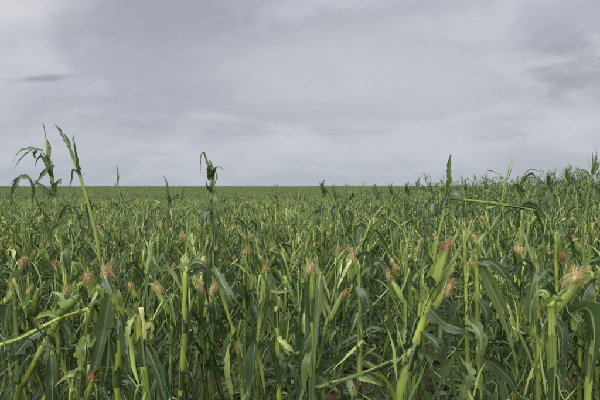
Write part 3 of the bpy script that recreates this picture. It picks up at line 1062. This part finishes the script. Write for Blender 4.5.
# foreground, left
hero('front maize with a plump ear and round tan silk, lower left', 'the front round-silk ear', 2.1,
     [(121, 306), (120, 330), (118, 365), (117, 400)], 0.0165,
     leaves=[([(113, 285), (110, 300), (104, 335), (100, 365), (95, 405)], 0.085, U_(tears=1, twist=-0.3)),
             ([(120, 312), (128, 322), (131, 350), (140, 404)], 0.085, U_(tears=1)),
             ([(105, 278), (113, 278), (121, 290), (123, 300)], 0.07, U_(tears=0)),
             ([(117, 330), (109, 335), (108, 365), (112, 405)], 0.07, U_(tears=1)),
             ([(104, 300), (98, 287), (90, 293), (84, 300)], 0.03, U_(mat='husk'))],
     ears=[((122, 316), (106, 276), 0.030, 0, 1.05)],
     strips=[([(121, 308), (124, 296), (122, 286)], 0.03), ([(118, 318), (111, 305), (109, 296)], 0.03)], seed=10)
hero('thick yellow-green maize stump snapped off beside the front round-silk ear', 'the yellow stump', 1.95,
     [(137, 312), (140, 338), (143, 366), (147, 402)], 0.0175,
     leaves=[([(137, 316), (131, 304), (130, 296)], 0.05, U_(mat='husk')), ([(141, 340), (150, 356), (160, 385), (168, 410)], 0.06, U_(tears=1))],
     strips=[([(138, 316), (143, 305), (147, 322), (146, 340)], 0.022), ([(137, 314), (133, 322), (131, 345)], 0.03), ([(138, 314), (140, 303), (144, 298)], 0.02),
             ([(143, 330), (148, 326), (150, 338)], 0.03)], seed=11, tint=0.97)
hero('bent maize folded over flat to the left with a pale husked ear', 'the flat-folded stalk', 2.2,
     [(62, 316), (50, 336), (40, 352), (28, 375), (16, 400)], 0.0155,
     leaves=[([(44, 330, .03), (30, 338, .03), (14, 356, .03), (-3, 372, .03)], 0.085, U_(tears=1, twist=0.5)),
             ([(50, 335), (57, 350), (60, 380)], 0.07), ([(62, 318), (68, 335), (66, 365)], 0.06),
             ([(40, 352), (34, 362), (28, 385)], 0.05)],
     ears=[((58, 316), (79, 293), 0.029, None, 1.0)],
     folds=[([(62, 317), (72, 314), (92, 308)], 0.0095, [([(88, 309), (95, 303), (100, 309)], 0.03)], 0.95),
            ([(60, 318, -.02), (40, 328, -.06), (18, 339, -.1), (-4, 346, -.12)], 0.0085, [([(22, 338), (8, 340), (-5, 352)], 0.04)], 0.95)],
     strips=[([(66, 311), (60, 296), (52, 292)], 0.03), ([(79, 293), (82, 285), (86, 280)], 0.03), ([(60, 316), (48, 312), (38, 318)], 0.03, U_(mat='husk'))],
     seed=12, tint=0.85)
hero('maize with a broad yellow-green husk leaf hanging near the bottom left', 'the yellow husk leaf', 2.05,
     [(86, 338), (84, 362), (82, 400)], 0.015,
     leaves=[([(86, 338), (84, 348), (83, 364), (82, 382)], 0.065, U_(mat='husk', tears=0, tint=0.80, twist=0.0)),
             ([(84, 375), (72, 372), (64, 378)], 0.04, U_(mat='husk')), ([(84, 370), (70, 384), (55, 402)], 0.045, U_(tears=0)), ([(86, 340), (92, 344), (95, 360)], 0.05),
             ([(83, 385), (78, 392), (70, 404)], 0.06, U_(tint=0.8))],
     ears=[((86, 402), (92, 378), 0.022, 2, 0.8)], seed=13)
# foreground, middle
hero('upright maize stump topped by a shrivelled curling leaf, left of centre front', 'the curled-leaf stump', 2.55,
     [(186, 268), (185, 300), (184, 335), (181, 395)], 0.0165,
     leaves=[([(186, 272), (194, 262), (205, 265), (213, 278)], 0.065, U_(tears=1, flip=-1)), ([(187, 276), (200, 272), (212, 284), (206, 300)], 0.04, U_(tears=1)),
             ([(184, 320), (176, 330), (171, 360)], 0.06)],
     strips=[([(186, 272), (183, 262), (184, 254)], 0.03)], seed=14)
hero('pale splintered maize stalk leaning right, snapped in two, left of centre front', 'the pale splintered stalk', 2.9,
     [(221, 290), (226, 308), (233, 332), (238, 352), (242, 385)], 0.0135,
     leaves=[([(216, 268), (226, 280), (238, 294), (250, 312)], 0.065, U_(tears=0, flip=-1)), ([(238, 350), (230, 362), (226, 390)], 0.05)],
     strips=[([(222, 294), (219, 282), (220, 275)], 0.025), ([(224, 300), (231, 288), (237, 280)], 0.018), ([(230, 320), (240, 345), (243, 358)], 0.03),
             ([(228, 345), (229, 365), (234, 398)], 0.04)], seed=15, tint=0.95)
hero('maize with torn silk tip and broad dark leaf hanging down its stalk, centre front', 'the dark hanging leaf', 2.55,
     [(265, 275), (262, 300), (259, 340), (256, 400)], 0.016,
     leaves=[([(266, 272), (270, 290), (267, 320), (262, 352)], 0.095, U_(tears=1)), ([(262, 300), (254, 312), (252, 340)], 0.06),
             ([(258, 385), (272, 378), (290, 372), (302, 366)], 0.06, U_(tears=0, t0=0.4)), ([(256, 390), (248, 378), (236, 386), (225, 398)], 0.05, U_(mat='husk'))],
     ears=[((265, 298), (267, 265), 0.022, 4, 0.7)],
     strips=[([(267, 268), (272, 258), (276, 254)], 0.03), ([(266, 266), (263, 258), (260, 254)], 0.025), ([(268, 290), (280, 288), (292, 287)], 0.02)], seed=16)
hero('short pale maize stub with split husk, beside the dark hanging leaf', 'the short pale stub', 2.5,
     [(276, 305), (277, 325), (278, 352), (279, 400)], 0.0145,
     leaves=[([(276, 309), (270, 300), (266, 306), (262, 325)], 0.05), ([(278, 350), (285, 362), (287, 390)], 0.05)],
     strips=[([(277, 336), (286, 342), (294, 350)], 0.035), ([(277, 338), (284, 348), (291, 356)], 0.025), ([(276, 308), (279, 300), (283, 302)], 0.02)], seed=17, tint=0.9)
hero('shredded maize with tan silk and long pale leaf strips hanging both sides, centre', 'the shredded centre plant', 2.25,
     [(313, 272), (313, 300), (312, 340), (311, 400)], 0.0145,
     leaves=[([(316, 258), (319, 285), (315, 330), (312, 400)], 0.040, U_(tears=0, mat='leaf', tint=0.9)), ([(313, 280), (306, 290), (305, 330), (296, 375)], 0.065, U_(tears=1)),
             ([(313, 275), (310, 288), (311, 315), (309, 340)], 0.08, U_(tears=1)), ([(312, 330), (303, 350), (294, 398)], 0.06), ([(312, 372), (326, 376), (340, 372)], 0.04)],
     ears=[((313, 300), (312, 266), 0.024, 3, 0.75)],
     strips=[([(318, 280), (322, 268), (328, 262)], 0.03), ([(318, 276), (316, 262), (317, 254)], 0.028), ([(318, 284), (324, 300), (334, 322)], 0.028), ([(317, 282), (321, 300), (326, 318)], 0.024),
             ([(321, 272), (327, 290), (330, 300)], 0.02)], seed=18)
hero('maize whose snapped stalk lies sloping down to the left near the bottom centre', 'the sloping fallen stalk', 2.6,
     [(403, 356), (405, 370), (406, 400)], 0.0165,
     leaves=[([(402, 345), (406, 322), (402, 312)], 0.05, U_(mat='husk')), ([(403, 352), (398, 335), (401, 322)], 0.035, U_(mat='husk')), ([(404, 366), (396, 378), (392, 400)], 0.06)],
     folds=[([(403, 356), (394, 361), (372, 370), (350, 378), (330, 383)], 0.0125, [([(365, 373), (380, 380), (388, 381)], 0.05), ([(348, 378), (352, 392), (350, 405)], 0.05), ([(356, 376), (372, 378), (382, 383)], 0.04, U_(tears=1, mat='husk'))], 0.2)],
     strips=[([(331, 383), (318, 384), (308, 388)], 0.03)], seed=19)
hero('maize crowned with drooping dark leaves and a pale twisted sheath, centre front', 'the drooping dark crown', 2.7,
     [(357, 258), (360, 290), (360, 330), (360, 400)], 0.015,
     leaves=[([(358, 262), (364, 252), (370, 262), (374, 290)], 0.07), ([(358, 264), (352, 252), (346, 262), (340, 300)], 0.05, U_(tears=1)), ([(359, 285), (366, 298), (366, 335)], 0.08),
             ([(359, 275), (378, 262), (384, 285)], 0.06), ([(360, 310), (352, 322), (345, 336)], 0.055)],
     ears=[((357, 275), (353, 254), 0.022, 1, 0.85)],
     strips=[([(352, 258), (346, 266), (336, 288)], 0.022), ([(357, 262), (366, 270), (372, 278)], 0.022)], seed=30)
# foreground, right of centre
hero('stout maize leaning right, bundle of split husks ending in rust-red silk', 'the rust-silk bundle', 2.0,
     [(431, 292), (424, 318), (414, 348), (404, 380), (398, 404)], 0.021,
     leaves=[([(428, 300), (436, 270), (443, 250)], 0.06, U_(mat='husk', tears=1, tint=0.4)), ([(432, 298), (446, 268), (456, 240), (461, 228)], 0.055, U_(mat='husk', tears=0, tint=0.25)),
             ([(425, 300), (431, 275), (434, 258)], 0.045, U_(mat='husk', tears=1, tint=0.6)),
             ([(428, 306), (440, 318), (462, 322), (470, 330)], 0.085, U_(tears=1)), ([(420, 330), (436, 344), (442, 372)], 0.085), ([(416, 344), (404, 352), (400, 380)], 0.07),
             ([(432, 290), (426, 276), (420, 280), (415, 300)], 0.05), ([(414, 350), (428, 348), (444, 362), (452, 388)], 0.08, U_(tears=0))],
     ears=[((431, 300), (446, 247), 0.030, 2, 1.05), ((428, 318), (447, 286), 0.022, 1, 1.0)],
     strips=[([(424, 296), (418, 280), (421, 268)], 0.025), ([(422, 300), (412, 294), (410, 304)], 0.03), ([(436, 300), (442, 330), (436, 360), (432, 372)], 0.02)], seed=31)
hero('slender straight pale maize stalk snapped clean off, right of the rust-silk bundle', 'the slender pale stalk', 2.0,
     [(464, 226), (465, 255), (466, 300), (467, 340), (468, 400)], 0.0105,
     leaves=[([(467, 362), (466, 372), (462, 388), (457, 408)], 0.085, U_(tears=0)), ([(466, 300), (458, 312), (457, 340), (462, 365)], 0.075, U_(tears=1)), ([(466, 318), (474, 330), (474, 360)], 0.07)],
     strips=[([(465, 232), (472, 246), (478, 262)], 0.022), ([(464, 230), (461, 224), (460, 218)], 0.014)], seed=32, tint=0.9)
hero('maize with a very long narrow leaf slanting down rightwards with white midrib', 'the long slanting leaf', 2.15,
     [(476, 252), (477, 290), (478, 330), (480, 400)], 0.0135,
     leaves=[([(476, 256), (486, 276), (504, 312), (520, 345), (528, 372)], 0.065, U_(tears=0, twist=0.25)), ([(477, 262), (490, 262), (504, 276), (518, 300)], 0.06, U_(tears=1)),
             ([(478, 300), (486, 316), (484, 350)], 0.07), ([(479, 356), (494, 364), (510, 380), (520, 402)], 0.08, U_(tears=0)), ([(479, 350), (492, 346), (514, 348)], 0.045, U_(tears=0, t0=0.6))],
     strips=[([(476, 256), (474, 244), (470, 238)], 0.02)], seed=33)
hero('front maize stump with a big shaggy tan silk ear pointing right', 'the shaggy silk ear', 1.85,
     [(551, 304), (552, 326), (552, 362), (551, 402)], 0.019,
     leaves=[([(566, 316), (574, 309), (584, 308), (588, 326), (584, 352), (577, 380)], 0.085, U_(tears=0, flip=-1)), ([(552, 318), (560, 330), (561, 352), (566, 380)], 0.06),
             ([(551, 306), (545, 294), (540, 300), (536, 318)], 0.05, U_(mat='husk')), ([(552, 360), (560, 372), (564, 402)], 0.05)],
     ears=[((555, 312), (572, 281), 0.033, 0, 1.25)],
     strips=[([(551, 306), (556, 298), (562, 303)], 0.045, U_(mat='husk')), ([(551, 308), (545, 300), (541, 306)], 0.045, U_(mat='husk')), ([(551, 305), (549, 296), (545, 291)], 0.04, U_(mat='husk')),
             ([(572, 284), (577, 272), (579, 268)], 0.025), ([(560, 298), (566, 282), (564, 274)], 0.03)], seed=34, tint=0.9)
hero('yellowish maize stalk with split top, just left of the shaggy silk ear', 'the split yellow stalk', 2.25,
     [(537, 256), (537, 290), (538, 330), (538, 402)], 0.0125,
     leaves=[([(537, 270), (528, 280), (524, 312), (530, 345)], 0.065), ([(526, 320), (534, 304), (537, 296)], 0.045, U_(mat='husk')), ([(538, 330), (545, 342), (547, 375)], 0.05),
             ([(510, 275), (520, 262), (532, 268), (540, 284)], 0.05, U_(tears=1)), ([(538, 372), (526, 362), (518, 372), (514, 400)], 0.05, U_(mat='husk', tears=1))],
     strips=[([(537, 260), (541, 248), (546, 240)], 0.035, U_(mat='husk')), ([(537, 260), (533, 250), (530, 244)], 0.03, U_(mat='husk'))], seed=35, tint=0.8)
hero('maize with a downturned reddish silk ear hanging, behind the shaggy silk ear', 'the hanging reddish ear', 2.9,
     [(556, 232), (556, 260), (557, 300), (558, 380)], 0.014,
     leaves=[([(556, 240), (548, 250), (548, 285)], 0.07), ([(556, 238), (566, 234), (575, 250), (577, 280)], 0.06)],
     ears=[((557, 238), (562, 256), 0.026, 2, 1.2)],
     strips=[([(556, 236), (559, 224), (563, 218)], 0.03)], seed=36)
hero('stout maize at the bottom right corner with leaf arching over the edge', 'the corner plant', 1.9,
     [(596, 282), (593, 310), (590, 350), (588, 400)], 0.016,
     leaves=[([(595, 290), (588, 282), (580, 290), (574, 312)], 0.06), ([(593, 300), (601, 312), (604, 350)], 0.08), ([(572, 330), (582, 318), (592, 322)], 0.04, U_(mat='husk'))],
     strips=[([(596, 286), (592, 272), (588, 262)], 0.03), ([(580, 272), (592, 276), (604, 275)], 0.025, U_(mat='husk'))], seed=37)
hero('leafy maize at the left edge with pale husk tips, behind the flat-folded stalk', 'the pale-tipped plant', 2.8,
     [(12, 262), (14, 290), (16, 330), (18, 380)], 0.015,
     leaves=[([(12, 266), (4, 262), (-4, 280)], 0.07), ([(13, 275), (22, 270), (30, 285), (32, 310)], 0.07), ([(14, 300), (6, 310), (4, 345)], 0.08)],
     ears=[((14, 285), (22, 262), 0.025, 1, 0.9)],
     strips=[([(12, 264), (16, 250), (22, 244)], 0.03, U_(mat='husk')), ([(12, 264), (8, 254), (2, 250)], 0.03)], seed=38)
hero('maize with paired upright ears tipped tan, between the shredded plant and rust-silk bundle', 'the paired tan ears', 3.1,
     [(404, 262), (404, 290), (403, 330), (402, 370)], 0.014,
     leaves=[([(404, 268), (412, 262), (417, 285)], 0.06), ([(404, 275), (396, 282), (395, 310)], 0.07), ([(403, 300), (410, 312), (409, 340)], 0.07)],
     ears=[((404, 292), (396, 268), 0.023, 1, 0.7), ((404, 286), (411, 264), 0.023, 4, 0.7)],
     strips=[([(404, 266), (401, 254), (398, 250)], 0.03), ([(404, 268), (408, 258), (414, 254)], 0.03)], seed=39)


# ------------------------------------------------------------------ where the other plants stand: rows 0.75 m apart
ROW = R(-14)
rp = np.random.default_rng(11)


def positions(ymax, ymin, spacing, row, jit, wide=0.80, marg=2.5):
    c_, s_ = math.cos(ROW), math.sin(ROW)
    ext = ymax * 1.5
    rows = np.arange(-ext, ext, row)
    al = np.arange(-ext, ext, spacing)
    A, B = np.meshgrid(rows, al)
    A = A + rp.normal(0, jit * 0.4, A.shape)
    B = B + rp.normal(0, jit, B.shape)
    X = A * c_ - B * s_
    Y = A * s_ + B * c_
    X, Y = X.ravel(), Y.ravel()
    ok = (Y < ymax) & (Y >= ymin) & (np.abs(X) < Y * wide + marg)
    return X[ok], Y[ok]


KIND_P = (('snap', 'fold', 'ragged', 'tall'), (0.70, 0.14, 0.15, 0.010))
VAR = []
for i in range(51):
    kd = 'snap' if i < 22 else 'fold' if i < 30 else 'ragged' if i < 39 else 'tall'
    VAR.append(recipe(200 + i, kd))
VIDX = {k: [i for i, q in enumerate(VAR) if q[1]['kind'] == k] for k in KIND_P[0]}


def pick(x, y):
    right = ss(x / max(y, 1.0), 0.0, 0.5) * ss(y, 5.0, 11.0)   # less battered, taller plants on the right
    p = np.array(KIND_P[1]) + right * np.array((-0.36, -0.05, 0.24, 0.15))
    if y < 6.5 and abs(x) < 0.75 * y:
        p = p + np.array((0.06, 0.03, -0.035, -0.01))
    if y < 9:
        p[3] = 0.004
    p = np.clip(p, 0, 1)
    kd = KIND_P[0][int(rp.choice(4, p=p / p.sum()))]
    return int(rp.choice(VIDX[kd]))


GAPS = []
for px, py, rr in ((200, 388, 0.55), (236, 345, 0.6), (150, 398, 0.3), (18, 385, 0.7), (45, 396, 0.35), (500, 305, 0.45), (580, 378, 0.6), (515, 385, 0.3), (355, 372, 0.3), (10, 335, 0.4), (345, 395, 0.35)):
    d_ = ray(px, py, 1.0) - CAM
    q = CAM - d_ * (CAM[2] / d_[2])
    GAPS.append((q[0], q[1], rr * 0.55))
X, Y = positions(26.0, 1.2, 0.165, 0.75, 0.05)
keep = []
for x, y in zip(X, Y):
    infr = abs(x) < y * 0.70
    if abs(x) < y * 0.70 + 0.55 and y < 2.5:
        continue
    if y < 1.6:
        continue
    if infr and any((x - hx) ** 2 + (y - hy) ** 2 < 0.012 for hx, hy in HERO_XY):
        continue
    # broken gaps through which the soil shows
    if any((x - a_) ** 2 + (y - b_) ** 2 < r_ * r_ for a_, b_, r_ in GAPS):
        continue
    if rp.random() < 0.08:
        continue
    keep.append((x, y))
infr = [q for q in keep if abs(q[0]) < q[1] * 0.695 + 0.05]
infr.sort(key=lambda q: q[1])
single = infr[:300 - len(HERO_XY)]
sset = set(single)
rest = [q for q in keep if q not in sset]

TOPW = {'snap': 'snapped', 'fold': 'folded', 'ragged': 'ragged', 'tall': 'tall'}
LABS = {}


def nearest_mark(x, y):
    """the traced plant closest in the picture"""
    best = min(HERO_MARK, key=lambda h: (h[0] / h[1] - x / y) ** 2 + 0.15 * (1 / h[1] - 1 / y) ** 2)
    sd = 'left of' if x / y < best[0] / best[1] - 0.012 else 'right of' if x / y > best[0] / best[1] + 0.012 else 'behind'
    return sd, best[2]


for i, (x, y) in enumerate(single):
    vi = pick(x, y)
    parts, inf = VAR[vi]
    rz = rp.random() * 6.2832
    sc_ = float(np.clip(rp.normal(1.0, 0.06), 0.86, 1.14))
    ear = [p for p in parts if p[0] == 'ear']
    silk = ''
    if ear:
        sk = [q for q in ear[0][4] if q[0] == 'silk']
        silk = ('rusty silk' if sk[0][2] == 2 else 'tan silk') if sk else 'a bare ear'
    sd, mk = nearest_mark(x, y)
    lx = inf['lean'] * math.cos(inf['laz'] + rz)
    ln = 'left-leaning ' if lx < -0.13 else 'right-leaning ' if lx > 0.13 else ''
    row = 'front ranks' if y < 4.3 else 'middle ranks' if y < 6 else 'rear ranks'
    label = f"{ln}{TOPW[inf['kind']]} maize{' with ' + silk if silk else ' without ear'}, {row}, {sd} {mk}"
    o = place(parts, (x, y, float(gz(x, y))), rz, sc_, label, 'hail battered maize plants of the near rows', 200 + vi)

    LABS.setdefault(label, []).append((y, o))
for label, os_ in LABS.items():
    os_.sort(key=lambda q: q[0])
    if len(os_) > 1:
        word = ('nearer', 'farther') if len(os_) == 2 else ('nearest', 'middle', 'farthest') if len(os_) == 3 else ('nearest', 'second', 'third', 'farthest', 'fifth', 'sixth')
        for k, (_, o) in enumerate(os_):
            o['label'] = f'{label}, {word[min(k, 5)]}'

# ------------------------------------------------------------------ the rest of the field: one object
lib_col = bpy.data.collections.new('field_plants')
sel1 = VIDX['snap'][:16] + VIDX['fold'][:5] + VIDX['ragged'][:6] + VIDX['tall'][:10]
objs = []


def lib_obj(g):
    o = bpy.data.objects.new('field_maize', g.mesh('field_maize'))
    lib_col.objects.link(o)
    objs.append(o.name)


for i in sel1:                       # 0..36   mid distance
    lib_obj(flat_plant(VAR[i][0], 1, 200 + i))
for i in sel1:                       # 37..73  far
    lib_obj(flat_plant(VAR[i][0], 2, 200 + i))
rb = np.random.default_rng(21)
PB = np.r_[np.full(16, .036), np.full(5, .03), np.full(6, .04), np.full(10, .006)]
PB = PB / PB.sum()
low = [flat_plant(VAR[i][0], 2, 200 + i) for i in sel1]
for k in range(6):                   # 74..79  blocks of rows, very far
    g = Geo()
    for a in np.arange(-2, 2, 0.75):
        for b in np.arange(-2, 2, 0.36):
            m4 = np.array(Matrix.Translation((a + rb.normal(0, .05), b + rb.normal(0, 0.08), 0)) @ Matrix.Rotation(rb.random() * 6.28, 4, 'Z') @ Matrix.Scale(rb.uniform(0.85, 1.15), 4))
            g.merge(low[int(rb.choice(37, p=PB))], m4, rb.random())
    lib_obj(g)

KSEL = {'snap': list(range(16)), 'fold': list(range(16, 21)), 'ragged': list(range(21, 27)), 'tall': list(range(27, 37))}
pts, var, rot, scl = [], [], [], []


def put(x, y, v, rz, s):
    pts.append((x, y, float(gz(x, y))))
    var.append(v)
    rot.append((rp.normal(0, 0.05), rp.normal(0, 0.05), rz))
    scl.append(s)


for x, y in rest:
    kd = VAR[pick(x, y)][1]['kind']
    put(x, y, int(rp.choice(KSEL[kd])), rp.random() * 6.2832, float(np.clip(rp.normal(1.0, 0.07), 0.82, 1.18)))
X, Y = positions(95.0, 26.0, 0.21, 0.75, 0.05, 0.74, 2)
R_ = ss(X / Y, 0.0, 0.5)
U = rp.random(len(X))
for x, y, r_, u in zip(X, Y, R_, U):
    kd = 'tall' if u < 0.012 + 0.08 * r_ else 'ragged' if u < 0.17 + 0.25 * r_ else 'fold' if u < 0.30 + 0.32 * r_ else 'snap'
    put(x, y, 37 + KSEL[kd][int(rp.random() * len(KSEL[kd]))], rp.random() * 6.2832, 0.85 + 0.3 * rp.random())
X, Y = positions(400.0, 97.0, 4.0, 4.0, 0.25, 0.74, 4)
for x, y in zip(X, Y):
    put(x, y, 74 + int(rp.random() * 6), ROW + math.pi * (rp.random() < 0.5), 0.85 + 0.30 * rp.random())

me = bpy.data.meshes.new('maize_field')
me.vertices.add(len(pts))
me.vertices.foreach_set('co', np.array(pts, np.float32).ravel())
a = me.attributes.new('variant', 'INT', 'POINT')
a.data.foreach_set('value', np.array(var, np.int32))
a = me.attributes.new('turn', 'FLOAT_VECTOR', 'POINT')
a.data.foreach_set('vector', np.array(rot, np.float32).ravel())
a = me.attributes.new('size', 'FLOAT', 'POINT')
a.data.foreach_set('value', np.array(scl, np.float32))
field = bpy.data.objects.new('maize_field', me)
COL.objects.link(field)
field['kind'] = 'stuff'
field['label'] = 'battered green maize field stretching from the near rows to the horizon'
field['category'] = 'maize'

ng = bpy.data.node_groups.new('spread_maize', 'GeometryNodeTree')
ng.interface.new_socket('Geometry', in_out='INPUT', socket_type='NodeSocketGeometry')
ng.interface.new_socket('Geometry', in_out='OUTPUT', socket_type='NodeSocketGeometry')
N_ = ng.nodes
gi, go = N_.new('NodeGroupInput'), N_.new('NodeGroupOutput')
ci = N_.new('GeometryNodeCollectionInfo')
ci.inputs['Collection'].default_value = lib_col
ci.inputs['Separate Children'].default_value = True
ci.inputs['Reset Children'].default_value = True
ip = N_.new('GeometryNodeInstanceOnPoints')
ip.inputs['Pick Instance'].default_value = True


def named(nm, dt):
    nd = N_.new('GeometryNodeInputNamedAttribute')
    nd.data_type = dt
    nd.inputs['Name'].default_value = nm
    return next(o for o in nd.outputs if o.enabled and o.name == 'Attribute')


e2r = N_.new('FunctionNodeEulerToRotation')
ng.links.new(gi.outputs[0], ip.inputs['Points'])
ng.links.new(ci.outputs[0], ip.inputs['Instance'])
ng.links.new(named('variant', 'INT'), ip.inputs['Instance Index'])
ng.links.new(named('turn', 'FLOAT_VECTOR'), e2r.inputs[0])
ng.links.new(e2r.outputs[0], ip.inputs['Rotation'])
ng.links.new(named('size', 'FLOAT'), ip.inputs['Scale'])
ng.links.new(ip.outputs[0], go.inputs[0])
md = field.modifiers.new('spread', 'NODES')
md.node_group = ng

# ------------------------------------------------------------------ torn leaves on the soil
rl = np.random.default_rng(31)
g = Geo()
for _ in range(13000):
    y = 1.5 + 11 * rl.random() ** 0.8
    x = rl.uniform(-1, 1) * (y * 0.75 + 1.0)
    if rl.random() < 0.8 and any((x - a_) ** 2 + (y - b_) ** 2 < r_ * r_ * 1.2 for a_, b_, r_ in GAPS):
        continue
    z = float(gz(x, y)) + rl.uniform(0.005, 0.10)
    az = rl.random() * 6.28
    l = rl.uniform(0.08, 0.45)
    o = np.array((math.cos(az), math.sin(az), 0))
    P = np.array([(x, y, z), np.array((x, y, z + rl.uniform(0, 0.05))) + o * l * 0.5 + rl.normal(0, 0.02, 3) * (1, 1, 0), np.array((x, y, z + rl.uniform(-0.0, 0.03))) + o * l])
    mt = rl.choice(['leaf', 'husk', 'shred'], p=[0.86, 0.08, 0.06])
    g.merge(ribbon(P, rl.uniform(0.015, 0.075), rl, mat=str(mt), nseg=3, half=0, side=np.cross(o, (0, 0, 1)), twist=(rl.normal(0, .8), rl.normal(0, 1.0)), fold=0.25, prof=prof_strip), None, rl.random())
lo = bpy.data.objects.new('leaf_litter', g.mesh('leaf_litter'))
COL.objects.link(lo)
lo['kind'] = 'stuff'
lo['label'] = 'torn green and pale leaf pieces lying on the red soil'
lo['category'] = 'leaf litter'
print('singles', len(single), 'heroes', len(HERO_XY), 'field', len(pts))
